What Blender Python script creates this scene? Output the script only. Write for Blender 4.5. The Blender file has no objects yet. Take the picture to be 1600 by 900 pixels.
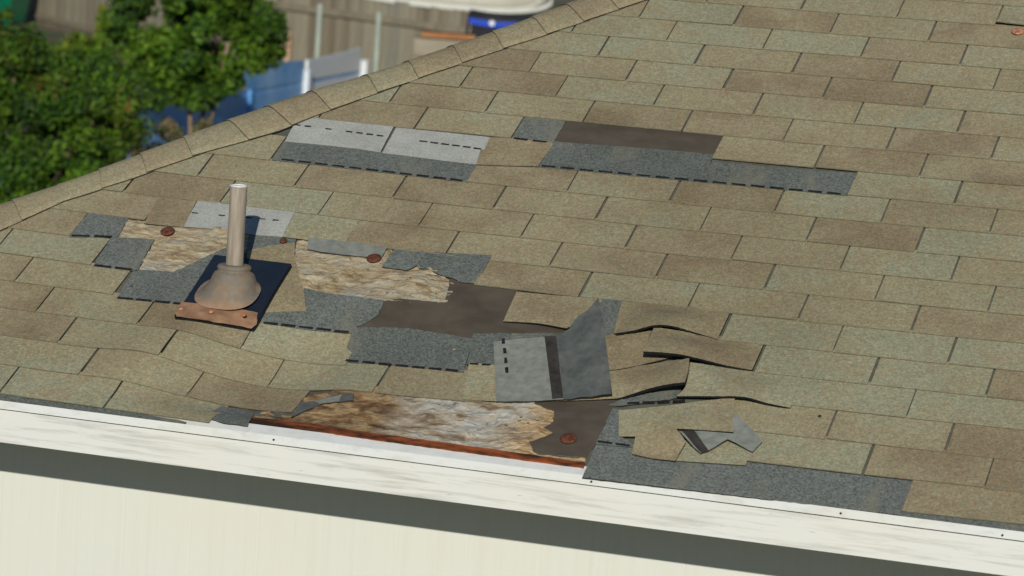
import bpy, bmesh, math, random
from mathutils import Vector, Matrix, noise
random.seed(7)
S = bpy.context.scene
COL = S.collection
R = math.radians

# ------------------------------------------------------------------ camera
cam_d = bpy.data.cameras.new("camera")
cam = bpy.data.objects.new("camera", cam_d)
COL.objects.link(cam)
S.camera = cam
ROT = ((0.95112905, -0.10639403, 0.28988591), (0.3015847, 0.11839529, -0.94605984), (0.06633399, 0.98725015, 0.14469601))
cam.matrix_world = Matrix.Translation((2.110587, -7.75903, 1.6346)) @ Matrix(ROT).to_4x4()
cam_d.sensor_width = 36.0
cam_d.lens = 5080.8 / 1600 * 36
cam_d.clip_start = 0.1
cam_d.clip_end = 2000
cam_d.dof.use_dof = True
cam_d.dof.focus_distance = 8.9
cam_d.dof.aperture_fstop = 6

# ------------------------------------------------------------------ light
SUN_DIR = Vector((-0.2417, 0.9019, -0.358)).normalized()
elev = math.asin(-SUN_DIR.z)
W_ = bpy.data.worlds.new("World"); S.world = W_; W_.use_nodes = True
nt = W_.node_tree; nt.nodes.clear()
sky = nt.nodes.new('ShaderNodeTexSky'); sky.sky_type = 'NISHITA'; sky.sun_disc = False
sky.dust_density = 0.0; sky.air_density = 1.0; sky.ozone_density = 4.0
sky.sun_elevation = elev; sky.sun_rotation = math.atan2(-SUN_DIR.x, -SUN_DIR.y)
bg = nt.nodes.new('ShaderNodeBackground'); bg.inputs[1].default_value = 0.05
wo = nt.nodes.new('ShaderNodeOutputWorld')
nt.links.new(sky.outputs[0], bg.inputs[0]); nt.links.new(bg.outputs[0], wo.inputs[0])
sd = bpy.data.lights.new("sun", 'SUN'); sd.energy = 3.1; sd.angle = R(0.5); sd.color = (1, 0.965, 0.87)
sun = bpy.data.objects.new("sun", sd); COL.objects.link(sun)
sun.rotation_euler = SUN_DIR.to_track_quat('-Z', 'Y').to_euler()
sun.location = (6, -14, 10)
S.view_settings.view_transform = 'Standard'; S.view_settings.look = 'None'
S.view_settings.exposure = 0.0; S.view_settings.gamma = 1

# ------------------------------------------------------------------ roof frame
PITCH = math.atan(1 / 2)
CP, SP = math.cos(PITCH), math.sin(PITCH)
TAB, EXPO = 0.3048, 0.127          # width of one tab, exposed height of one course
GROUND = -2.6
STEP = 0.0955                        # each course is shifted this much (in tabs) beyond the half tab

def rw(X, Y, h=0.0):
    """roof coordinates (along the eave, up the slope, off the surface) -> world"""
    return Vector((X, Y * CP - h * SP, Y * SP + h * CP))

COEF = ((0.00429, -0.00282), (0.0023, 0.00679), (0.34327, -0.00996), (-0.00472, 0.0198), (-0.00853, 0.01301), (0.00123, 0.01222))
def warp(u, v):
    """slight irregularity with which the courses were laid"""
    a, b = u / 5, v / 12
    B = (1, a, b, a * a, a * b, b * b)
    return (u * TAB + sum(B[i] * COEF[i][0] for i in range(6)), v * EXPO + sum(B[i] * COEF[i][1] for i in range(6)))

def sag(X, Y):
    """the deck has rotted and sagged around the damage"""
    v = Y / EXPO; u = X / TAB - STEP * v
    h = -.054 * math.exp(-((u + 3.45) / .65) ** 2 / 2 - ((v - 2.4) / 1.5) ** 2 / 2) - .017 * math.exp(-((u + 2) / .7) ** 2 / 2 - ((v - 2.2) / 1.3) ** 2 / 2)
    h += .020 * math.exp(-((u + 4.62) / .28) ** 2 / 2 - ((v - 2.3) / 1.0) ** 2 / 2) + .010 * math.exp(-((u + 2.75) / .25) ** 2 / 2 - ((v - 1.9) / .8) ** 2 / 2)
    t = min(1, max(0, v / .9))
    return h * t * t * (3 - 2 * t)

# outlines measured on the roof: (along eave, up slope, height above surface) in metres
P = {
 'white_a': [(-1.3925,1.5332,0.004),(-1.085,1.5206,0.004),(-1.0759,1.3741,0.004),(-1.1469,1.3813,0.004),(-1.2688,1.383,0.004),(-1.3802,1.3812,0.004)],
 'white_b': [(-1.0761,1.5185,0.004),(-0.7802,1.5163,0.004),(-0.7698,1.3614,0.004),(-0.8609,1.3626,0.004),(-0.9823,1.3694,0.004),(-1.0691,1.3717,0.004)],
 'grey_ab': [(-1.3836,1.3897,0.003),(-1.0828,1.3818,0.003),(-0.7725,1.3697,0.003),(-0.7673,1.2634,0.003),(-1.3827,1.2756,0.003)],
 'grey_c': [(-0.7137,1.6532,0.003),(-0.586,1.6462,0.003),(-0.5864,1.5165,0.003),(-0.7155,1.5187,0.003)],
 'felt_c': [(-0.5876,1.6513,0.002),(-0.3505,1.6569,0.002),(-0.0999,1.6654,0.002),(-0.1037,1.5231,0.002),(-0.588,1.5215,0.002)],
 'grey_d': [(-0.5896,1.5269,0.003),(-0.3271,1.5383,0.003),(-0.1049,1.5428,0.003),(-0.1052,1.4997,0.003),(0.3243,1.5152,0.003),(0.3235,1.3934,0.003),(-0.5903,1.3817,0.003)],
 'grey_e': [(-1.8102,0.8993,0.003),(-1.6822,0.9025,0.003),(-1.6713,0.7976,0.003),(-1.8124,0.7673,0.003)],
 'grey_f': [(-1.6898,0.7941,0.003),(-1.561,0.805,0.003),(-1.5448,0.6403,0.003),(-1.6802,0.644,0.003)],
 'grey_g': [(-1.5559,0.6481,0.003),(-1.44,0.6608,0.003),(-1.3414,0.803,0.003),(-1.2953,0.7851,0.003),(-1.2864,0.511,0.003),(-1.5483,0.5025,0.003)],
 'wood_a': [(-1.6888,0.8943,0.003),(-1.5742,0.8986,0.003),(-1.4817,0.9161,0.003),(-1.3529,0.9163,0.003),(-1.2751,0.8935,0.003),(-1.2664,0.8008,0.003),(-1.339,0.7968,0.003),(-1.3915,0.7232,0.003),(-1.4216,0.6776,0.003),(-1.4375,0.6547,0.003),(-1.5003,0.6556,0.003),(-1.5469,0.6499,0.003),(-1.5615,0.8015,0.003),(-1.6741,0.8039,0.003)],
 'white_c': [(-1.5144,1.0219,0.005),(-1.2121,1.0331,0.005),(-1.199,0.8845,0.005),(-1.2773,0.8797,0.005),(-1.3984,0.8874,0.005),(-1.503,0.8813,0.005)],
 'grey_h': [(-1.3094,0.9109,0.003),(-1.1597,0.9087,0.003),(-1.1511,0.8498,0.003),(-1.2193,0.8299,0.003),(-1.2754,0.799,0.003)],
 'tan_a': [(-1.2747,0.7976,0.004),(-1.221,0.8347,0.004),(-1.1527,0.8647,0.004),(-1.1278,0.7933,0.004),(-1.0763,0.6963,0.004),(-1.044,0.6443,0.004),(-1.0115,0.5696,0.004),(-1.0764,0.5518,0.004),(-1.1494,0.5261,0.004)],
 'wood_b': [(-1.1579,0.8989,0.003),(-1.1163,0.8967,0.003),(-1.0026,0.8983,0.003),(-0.8847,0.8909,0.003),(-0.8061,0.8565,0.003),(-0.7481,0.8253,0.003),(-0.6906,0.7942,0.003),(-0.6332,0.7509,0.003),(-0.6337,0.7014,0.003),(-0.6327,0.6534,0.003),(-0.6993,0.6526,0.003),(-0.7654,0.6548,0.003),(-0.8672,0.6508,0.003),(-0.9694,0.6468,0.003),(-1.0445,0.6455,0.003),(-1.0787,0.6973,0.003),(-1.1011,0.7423,0.003),(-1.1284,0.7947,0.003)],
 'strip_b': [(-1.1227,0.8942,0.006),(-0.9917,0.8958,0.006),(-0.884,0.8897,0.006),(-0.8819,0.8345,0.006),(-0.9495,0.8314,0.006),(-1.0256,0.8298,0.006),(-1.1054,0.8374,0.006)],
 'grey_i': [(-0.8598,0.8859,0.005),(-0.7679,0.8901,0.005),(-0.7736,0.8176,0.005),(-0.7914,0.7921,0.005),(-0.8219,0.7929,0.005),(-0.8678,0.7939,0.005)],
 'grey_j': [(-0.7679,0.8901,0.005),(-0.5786,0.906,0.005),(-0.5795,0.7637,0.005),(-0.6201,0.7627,0.005),(-0.6552,0.7786,0.005),(-0.6875,0.7855,0.005),(-0.7274,0.8037,0.005),(-0.7607,0.8072,0.005),(-0.7747,0.8206,0.005)],
 'felt_b': [(-0.6655,0.8091,0.0025),(-0.5892,0.7815,0.0025),(-0.5167,0.7757,0.0025),(-0.458,0.7772,0.0025),(-0.4547,0.6961,0.0025),(-0.4545,0.6141,0.0025),(-0.2772,0.6216,0.0025),(-0.2619,0.5703,0.0025),(-0.5115,0.5297,0.0025),(-0.5055,0.5108,0.0025),(-0.6063,0.5229,0.0025),(-0.726,0.5383,0.0025),(-0.8607,0.5231,0.0025),(-0.8296,0.5523,0.0025),(-0.8085,0.5889,0.0025),(-0.8103,0.649,0.0025),(-0.7694,0.6664,0.0025),(-0.6394,0.668,0.0025)],
 'grey_k': [(-1.0518,0.6606,0.0035),(-0.9719,0.654,0.0035),(-0.8116,0.6531,0.0035),(-0.8079,0.6258,0.0035),(-0.808,0.5877,0.0035),(-0.8254,0.5567,0.0035),(-0.8575,0.5249,0.0035),(-0.8516,0.5077,0.0035),(-1.122,0.4973,0.0035),(-1.1202,0.5434,0.0035),(-1.0135,0.575,0.0035)],
 'grey_l': [(-0.8594,0.5303,0.003),(-0.7736,0.5415,0.003),(-0.6996,0.5428,0.003),(-0.6034,0.5309,0.003),(-0.5139,0.5202,0.003),(-0.5148,0.5399,0.003),(-0.5028,0.4631,0.003),(-0.4908,0.3758,0.003),(-0.8463,0.3915,0.003)],
 'grey_m': [(-0.5171,0.5417,0.0035),(-0.2401,0.5877,0.0035),(-0.2371,0.517,0.0035),(-0.4103,0.4109,0.0035),(-0.4915,0.4113,0.0035)],
 'grey_n': [(-0.2409,0.7751,0.004),(-0.1602,0.7591,0.004),(-0.1397,0.6054,0.004),(-0.0355,0.6529,0.004),(-0.0427,0.6148,0.004),(-0.1678,0.5851,0.004)],
 'grey_o': [(0.102,0.4235,0.003),(0.1067,0.3546,0.003),(-0.028,0.2936,0.003),(-0.0642,0.2869,0.003),(-0.0192,0.3417,0.003),(0.0276,0.3914,0.003)],
 'grey_p': [(-0.0491,0.2767,0.004),(-0.018,0.2768,0.004),(0.01,0.1599,0.004),(0.0676,0.124,0.004),(-0.0492,0.1172,0.004),(-0.0478,0.1711,0.004)],
 'starter': [(-0.0483,0.137,0.002),(0.0646,0.1345,0.002),(0.2531,0.1207,0.002),(0.3518,0.1247,0.002),(0.5654,0.1255,0.002),(0.7701,0.1304,0.002),(0.7687,-0.0097,0.002),(-0.0422,-0.0224,0.002)],
 'grey_q': [(-1.0882,0.0248,0.003),(-1.0971,0.0812,0.003),(-1.0884,0.1237,0.003),(-0.9869,0.1119,0.003),(-0.963,0.0103,0.003),(-1.03,0.0111,0.003)],
 'felt_d': [(-0.3613,0.3068,0.0025),(-0.0189,0.3715,0.0025),(-0.0481,0.2733,0.0025),(-0.0471,0.1506,0.0025),(-0.0584,0.0614,0.0025),(-0.1794,0.0506,0.0025),(-0.2031,0.0716,0.0025),(-0.2198,0.0975,0.0025),(-0.1891,0.1264,0.0025),(-0.1704,0.1499,0.0025),(-0.2017,0.1675,0.0025),(-0.1855,0.1995,0.0025),(-0.1949,0.2418,0.0025)],
 'wood_c': [(-0.9886,0.1115,0.003),(-0.9223,0.1418,0.003),(-0.9041,0.211,0.003),(-0.8269,0.2508,0.003),(-0.7659,0.2849,0.003),(-0.603,0.2856,0.003),(-0.4325,0.2852,0.003),(-0.4142,0.3111,0.003),(-0.3679,0.3053,0.003),(-0.3199,0.2938,0.003),(-0.1997,0.2461,0.003),(-0.1869,0.1985,0.003),(-0.2015,0.1668,0.003),(-0.1702,0.1493,0.003),(-0.197,0.1242,0.003),(-0.2179,0.0971,0.003),(-0.1978,0.0604,0.003),(-0.1744,0.0509,0.003),(-0.0574,0.0581,0.003),(-0.0506,0.0236,0.003),(-0.3138,0.0305,0.003),(-0.9663,0.0401,0.003)],
 'sliver': [(-0.8476,0.1862,0.006),(-0.7799,0.2254,0.006),(-0.7755,0.1894,0.006),(-0.8237,0.1723,0.006)],
 'dark_r': [(-0.7885,0.2332,0.005),(-0.7504,0.2337,0.005),(-0.7408,0.2029,0.005),(-0.7785,0.1873,0.005)],
 'dark_s': [(-0.8868,0.1776,0.005),(-0.8381,0.1948,0.005),(-0.8219,0.1672,0.005),(-0.8549,0.1345,0.005),(-0.8753,0.0944,0.005)],
 't_curl': [(-0.1619,0.7651,0.004),(0.1409,0.7647,0.004),(0.1408,0.6281,0.007),(0.0766,0.6333,0.0176),(0.0194,0.6206,0.0393),(-0.027,0.6101,0.0424),(-0.0825,0.6025,0.0238),(-0.1378,0.5995,0.0083)],
 't_low': [(-0.202,0.6104,0.003),(-0.0448,0.642,0.006),(-0.0371,0.563,0.007),(-0.0341,0.5269,0.0075),(0.0557,0.5322,0.0075),(-0.0299,0.4741,0.0075),(-0.0986,0.4379,0.0075),(-0.208,0.4204,0.007),(-0.2616,0.5995,0.003)],
 't_lift': [(-0.0313,0.623,0.0269),(0.1392,0.6474,0.004),(0.2648,0.6343,0.003),(0.2647,0.509,0.007),(0.1969,0.5054,0.0145),(0.0958,0.4985,0.0362),(0.038,0.4886,0.0455),(-0.0202,0.4789,0.0486)],
 't_big': [(-0.1193,0.4481,0.004),(-0.0129,0.4761,0.0083),(0.1046,0.4793,0.0424),(0.12,0.41,0.0517),(0.1269,0.353,0.0579),(0.076,0.349,0.0455),(0.0258,0.341,0.03),(-0.0224,0.3248,0.0145),(-0.0633,0.3147,0.006),(-0.202,0.2825,0.004),(-0.2392,0.4054,0.004)],
 't_right': [(0.1073,0.48,0.03),(0.1416,0.4869,0.0238),(0.2218,0.5077,0.004),(0.3989,0.5064,0.003),(0.4015,0.3668,0.006),(0.3436,0.3631,0.0145),(0.2801,0.3614,0.0269),(0.1962,0.3561,0.0207),(0.1043,0.3465,0.0145),(0.1187,0.3899,0.0207)],
 't_mid': [(-0.0295,0.269,0.006),(0.0852,0.3082,0.0083),(0.178,0.3454,0.0114),(0.2535,0.3707,0.0145),(0.273,0.2874,0.0176),(0.2907,0.2121,0.0238),(0.2141,0.2091,0.0207),(0.1487,0.2014,0.0207),(0.0661,0.1919,0.0114),(0.0433,0.1635,0.0083),(0.0021,0.1584,0.006)],
 't_under': [(0.1,0.2217,0.003),(0.2045,0.2429,0.003),(0.343,0.2544,0.003),(0.3486,0.105,0.006),(0.2758,0.0981,0.006),(0.1735,0.0879,0.006),(0.1399,0.1375,0.005)],
 'm1': [(-0.4886,0.4194,0.004),(-0.3851,0.4165,0.004),(-0.2782,0.417,0.004),(-0.3178,0.2601,0.006),(-0.3594,0.2575,0.006),(-0.454,0.2539,0.006)],
 'm2': [(-0.458,0.7479,0.003),(-0.2891,0.7532,0.004),(-0.2151,0.7611,0.004),(-0.2215,0.6785,0.0083),(-0.2673,0.591,0.0145),(-0.3527,0.6042,0.0114),(-0.451,0.6038,0.006)],
 'm3': [(-1.6397,1.0264,0.003),(-1.5183,1.0209,0.003),(-1.5009,0.8767,0.006),(-1.6217,0.8745,0.006)],
 'm4': [(-1.2166,1.0181,0.003),(-1.0118,1.0153,0.003),(-1.0089,0.8792,0.006),(-1.1984,0.8831,0.006)],
 'm5': [(-0.7977,1.5148,0.003),(-0.7053,1.5243,0.003),(-0.5856,1.5203,0.003),(-0.5897,1.3805,0.006),(-0.7723,1.3576,0.006)],
 'scrap_face': [(0.0391,0.2288,0.0176),(0.1241,0.2003,0.03),(0.1531,0.1752,0.0362),(0.1845,0.1443,0.0269),(0.1724,0.0803,0.0114),(0.1129,0.0832,0.0083),(0.0553,0.0907,0.0083),(0.0462,0.1598,0.0114)],
 'scrap_back': [(0.2731,0.2886,0.0269),(0.32,0.2547,0.0176),(0.3676,0.2032,0.0114),(0.3542,0.1563,0.0114),(0.2815,0.1881,0.0176),(0.2449,0.135,0.0145),(0.2286,0.1206,0.0145),(0.1546,0.1812,0.03),(0.1908,0.2015,0.0207),(0.2795,0.2156,0.0176)],
 'scrap_band': [(0.1644,0.1823,0.0307),(0.1921,0.1975,0.0238),(0.2458,0.132,0.0168),(0.2304,0.1206,0.0168)],
 'flap_back': [(-0.4462,0.5039,0.012),(-0.3798,0.5284,0.012),(-0.2992,0.5476,0.014),(-0.2326,0.4155,0.014),(-0.184,0.2827,0.012),(-0.2745,0.2632,0.01),(-0.36,0.2545,0.008)],
 'flap_wing': [(-0.2992,0.5476,0.014),(-0.2673,0.5622,0.02),(-0.2298,0.623,0.045),(-0.1968,0.6689,0.07),(-0.1585,0.5838,0.06),(-0.1046,0.4362,0.045),(-0.0557,0.3053,0.03),(-0.1172,0.294,0.02),(-0.184,0.2827,0.012),(-0.2326,0.4155,0.014)],
 'flap_band': [(-0.313,0.5402,0.0155),(-0.2808,0.5414,0.0185),(-0.1845,0.2849,0.0145),(-0.2114,0.2756,0.014)],
 'edge_wood': [(-0.9754,0.0727,0.001),(-0.671,0.0527,0.001),(-0.3184,0.0441,0.001),(-0.053,0.0369,0.001),(-0.0508,0.0181,0.001),(-0.3104,0.0197,0.001),(-0.6605,0.0244,0.001),(-0.9647,0.0358,0.001)],
 'plate': [(-1.3523,0.7502,0.012),(-1.1203,0.7505,0.012),(-1.1232,0.4787,0.014),(-1.1261,0.4621,0.016),(-1.3387,0.4352,0.016),(-1.3457,0.4475,0.016)],
 'plate_rust': [(-1.3523,0.5042,0.016),(-1.2644,0.5077,0.016),(-1.1329,0.5211,0.016),(-1.1196,0.4747,0.016),(-1.126,0.4569,0.016),(-1.22,0.4418,0.016),(-1.3343,0.4294,0.016),(-1.3475,0.4471,0.016)],
}
DASH = {
 'ab': [[(-1.3529,1.2834),(-1.3141,1.2824)],[(-1.2991,1.2821),(-1.2604,1.2811)],[(-1.2454,1.2807),(-1.2069,1.2797)],[(-1.1919,1.2793),(-1.1535,1.2783)],[(-1.1386,1.278),(-1.1004,1.277)],[(-1.0855,1.2766),(-1.0474,1.2756)],[(-1.0326,1.2753),(-0.9946,1.2743)],[(-0.9798,1.2739),(-0.942,1.2729)],[(-0.9273,1.2726),(-0.8896,1.2716)],[(-0.8749,1.2712),(-0.8373,1.2703)],[(-0.8227,1.2699),(-0.7852,1.2689)]],
 'wa': [[(-1.3859,1.4779),(-1.3656,1.4768)],[(-1.352,1.4761),(-1.3318,1.475)],[(-1.2846,1.4724),(-1.2645,1.4713)],[(-1.2176,1.4687),(-1.1975,1.4676)],[(-1.1841,1.4669),(-1.1641,1.4658)],[(-1.1508,1.4651),(-1.1308,1.464)],[(-1.1175,1.4632),(-1.0976,1.4621)]],
 'wb': [[(-0.9804,1.4563),(-0.9562,1.4548)],[(-0.9459,1.4542),(-0.9218,1.4528)],[(-0.9115,1.4522),(-0.8875,1.4508)],[(-0.8772,1.4502),(-0.8532,1.4488)],[(-0.8429,1.4482),(-0.819,1.4468)],[(-0.8088,1.4462),(-0.7849,1.4448)]],
 'c': [[(-0.7085,1.5224),(-0.6659,1.5208)],[(-0.6494,1.5202),(-0.6071,1.5187)]],
 'd': [[(-0.5826,1.389),(-0.541,1.3894)],[(-0.5249,1.3895),(-0.4835,1.3899)],[(-0.4674,1.3901),(-0.4261,1.3905)],[(-0.4101,1.3907),(-0.369,1.3911)],[(-0.353,1.3912),(-0.312,1.3916)],[(-0.2961,1.3918),(-0.2553,1.3921)],[(-0.2394,1.3923),(-0.1987,1.3927)],[(-0.1829,1.3928),(-0.1423,1.3932)],[(-0.1266,1.3934),(-0.0862,1.3938)],[(-0.0705,1.3939),(-0.0302,1.3943)],[(-0.0145,1.3945),(0.0256,1.3949)],[(0.0412,1.395),(0.0812,1.3954)],[(0.0967,1.3956),(0.1366,1.3959)],[(0.1521,1.3961),(0.1919,1.3965)],[(0.2073,1.3966),(0.2469,1.397)],[(0.2623,1.3972),(0.3018,1.3975)]],
 'e': [[(-1.8064,0.7775),(-1.7534,0.7848)],[(-1.7401,0.7867),(-1.6873,0.794)]],
 'f': [[(-1.6769,0.6467),(-1.6261,0.6459)],[(-1.6134,0.6457),(-1.5627,0.6448)]],
 'g': [[(-1.545,0.5051),(-1.5008,0.5068)],[(-1.4898,0.5071),(-1.4455,0.5085)],[(-1.4345,0.5088),(-1.3902,0.5099)],[(-1.3792,0.5102),(-1.3355,0.512)]],
 'k': [[(-1.109,0.4982),(-1.0696,0.5029)],[(-1.0597,0.5039),(-1.0198,0.5074)],[(-1.0097,0.5081),(-0.9693,0.5102)],[(-0.9591,0.5105),(-0.9181,0.5111)],[(-0.9077,0.511),(-0.8661,0.5099)]],
 'l': [[(-0.8356,0.399),(-0.7976,0.3944)],[(-0.7849,0.3928),(-0.7471,0.3884)],[(-0.7347,0.3872),(-0.6979,0.3846)],[(-0.6858,0.384),(-0.6497,0.3828)],[(-0.6377,0.3824),(-0.6019,0.3816)],[(-0.5901,0.3814),(-0.5544,0.3806)],[(-0.5426,0.3804),(-0.5072,0.3798)]],
 'm': [[(-0.485,0.4144),(-0.4611,0.4146)],[(-0.4509,0.4147),(-0.4271,0.415)]],
 'st': [[(-0.0457,0.1292),(-0.0075,0.1289)],[(0.002,0.1289),(0.04,0.1288)]],
 'o': [[(-0.0175,0.3059),(0.013,0.314)],[(0.0206,0.3161),(0.051,0.3243)],[(0.0586,0.3264),(0.089,0.3347)],[(0.0966,0.3368),(0.127,0.3451)]],
 'wc': [[(-1.5053,0.9555),(-1.4867,0.9561)],[(-1.4226,0.9581),(-1.4041,0.9587)],[(-1.3403,0.9608),(-1.3219,0.9614)],[(-1.2994,0.9621),(-1.2809,0.9627)],[(-1.2585,0.9634),(-1.2401,0.964)]],
 'n': [[(-0.1321,0.5979),(-0.1105,0.6069)],[(-0.1013,0.6108),(-0.0798,0.6199)],[(-0.0706,0.6238),(-0.049,0.6329)]],
 'fl': [[(-0.4249,0.5209),(-0.416,0.4988)],[(-0.4088,0.4808),(-0.3999,0.4589)],[(-0.3927,0.4409),(-0.3838,0.4189)],[(-0.3765,0.4008),(-0.3675,0.3785)]],
}
# ------------------------------------------------------------------ helpers
def tag(o, label=None, cat=None, group=None, kind=None):
    if label: o['label'] = label
    if cat: o['category'] = cat
    if group: o['group'] = group
    if kind: o['kind'] = kind
    return o

def empty(name, loc, label, cat, group=None):
    o = bpy.data.objects.new(name, None); COL.objects.link(o); o.location = loc; o.empty_display_size = .2
    bpy.context.view_layer.update()
    return tag(o, label, cat, group)

def link(name, me, mats, parent=None, smooth=False):
    """mesh given in world coordinates; kept there when parented to an unrotated Empty"""
    if not isinstance(mats, (list, tuple)): mats = [mats]
    if not me.materials:
        for m in mats: me.materials.append(m)
    if smooth:
        me.polygons.foreach_set('use_smooth', [True] * len(me.polygons))
    o = bpy.data.objects.new(name, me); COL.objects.link(o)
    if parent:
        o.parent = parent
        o.matrix_parent_inverse = world_of(parent).inverted()
    return o

def world_of(o):
    m = o.matrix_basis.copy()
    p = o
    while p.parent:
        m = p.parent.matrix_basis @ p.matrix_parent_inverse @ m
        p = p.parent
    return m

def mesh_from(vs, fs, mi=None, name='m'):
    me = bpy.data.meshes.new(name); me.from_pydata([tuple(v) for v in vs], [], fs)
    if mi: me.polygons.foreach_set('material_index', mi)
    me.update(); return me

class MB:
    def __init__(s): s.v = []; s.f = []; s.m = []
    def add(s, vs, fs, m=0):
        b = len(s.v); s.v += [Vector(x) for x in vs]; s.f += [tuple(b + i for i in f) for f in fs]; s.m += [m] * len(fs); return s
    def box(s, c, d, rot=None, m=0, taper=1.0):
        vs = []
        for z in (-1, 1):
            k = taper if z > 0 else 1
            for x, y in ((-1, -1), (1, -1), (1, 1), (-1, 1)): vs.append(Vector((x * d[0] / 2 * k, y * d[1] / 2 * k, z * d[2] / 2)))
        if rot: vs = [rot @ v for v in vs]
        vs = [v + Vector(c) for v in vs]
        return s.add(vs, [(3, 2, 1, 0), (4, 5, 6, 7), (0, 1, 5, 4), (1, 2, 6, 5), (2, 3, 7, 6), (3, 0, 4, 7)], m)
    def tube(s, pts, r, n=8, m=0, cap=True):
        pts = [Vector(p) for p in pts]; rs = r if isinstance(r, (list, tuple)) else [r] * len(pts)
        rings = []
        for i, p in enumerate(pts):
            t = (pts[min(i + 1, len(pts) - 1)] - pts[max(i - 1, 0)]).normalized()
            a = t.orthogonal().normalized() if abs(t.z) > .9 else Vector((0, 0, 1)).cross(t).normalized()
            if abs(t.z) > .9: a = Vector((1, 0, 0)) - t * t.x; a.normalize()
            b = t.cross(a)
            rings.append([p + (a * math.cos(2 * math.pi * k / n) + b * math.sin(2 * math.pi * k / n)) * rs[i] for k in range(n)])
        return s.loft(rings, m, cap)
    def loft(s, rings, m=0, cap=True, close=True):
        n = len(rings[0]); vs = [v for r in rings for v in r]; fs = []
        for i in range(len(rings) - 1):
            for k in range(n if close else n - 1):
                k2 = (k + 1) % n
                fs.append((i * n + k, i * n + k2, (i + 1) * n + k2, (i + 1) * n + k))
        if cap: fs += [tuple(range(n))[::-1], tuple((len(rings) - 1) * n + k for k in range(n))]
        return s.add(vs, fs, m)
    def build(s, name, mats, parent=None, smooth=False):
        return link(name, mesh_from(s.v, s.f, s.m, name), mats, parent, smooth)

# ------------------------------------------------------------------ materials
def mat(name):
    m = bpy.data.materials.new(name); m.use_nodes = True
    t = m.node_tree; return m, t, t.nodes['Principled BSDF']
def N(t, k, **kw):
    n = t.nodes.new(k)
    for a, b in kw.items(): setattr(n, a, b)
    return n
def noise_n(t, scale, detail=3, rough=.5, vec=None, stretch=None, dist=0):
    n = N(t, 'ShaderNodeTexNoise'); n.inputs['Scale'].default_value = scale; n.inputs['Detail'].default_value = detail; n.inputs['Roughness'].default_value = rough
    n.inputs['Distortion'].default_value = dist
    if vec is None: vec = N(t, 'ShaderNodeTexCoord').outputs['Object']
    if stretch:
        mp = N(t, 'ShaderNodeMapping'); mp.inputs['Scale'].default_value = stretch
        t.links.new(vec, mp.inputs[0]); vec = mp.outputs[0]
    t.links.new(vec, n.inputs['Vector']); return n.outputs['Fac']
def ramp(t, fac, stops):
    r = N(t, 'ShaderNodeValToRGB'); e = r.color_ramp.elements
    while len(e) < len(stops): e.new(.5)
    for i, (p, c) in enumerate(stops): e[i].position = p; e[i].color = (*c, 1)
    t.links.new(fac, r.inputs[0]); return r.outputs[0]
def mix(t, a, b, fac, mode='MIX'):
    n = N(t, 'ShaderNodeMix', data_type='RGBA', blend_type=mode)
    for k, x in ((6, a), (7, b), (0, fac)):
        if isinstance(x, (int, float)): n.inputs[k].default_value = x
        elif isinstance(x, tuple): n.inputs[k].default_value = (*x, 1)
        else: t.links.new(x, n.inputs[k])
    return n.outputs[2]
def bump(t, b, fac, strength, dist=.002):
    n = N(t, 'ShaderNodeBump'); n.inputs['Strength'].default_value = strength; n.inputs['Distance'].default_value = dist
    t.links.new(fac, n.inputs['Height']); t.links.new(n.outputs[0], b.inputs['Normal'])
def mm(t, fac, a, b, c=0, d=1):
    n = N(t, 'ShaderNodeMapRange'); n.inputs[1].default_value = a; n.inputs[2].default_value = b; n.inputs[3].default_value = c; n.inputs[4].default_value = d
    t.links.new(fac, n.inputs[0]); return n.outputs[0]

def simple(name, c1, c2, scale=8, rough=.8, stretch=None, det=4, bmp=0, spec=.3, lo=.35, hi=.65, metal=0):
    m, t, b = mat(name); f = noise_n(t, scale, det, .6, stretch=stretch)
    t.links.new(ramp(t, f, [(lo, c1), (hi, c2)]), b.inputs['Base Color']); b.inputs['Roughness'].default_value = rough
    b.inputs['Specular IOR Level'].default_value = spec; b.inputs['Metallic'].default_value = metal
    if bmp: bump(t, b, f, bmp)
    return m

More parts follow.
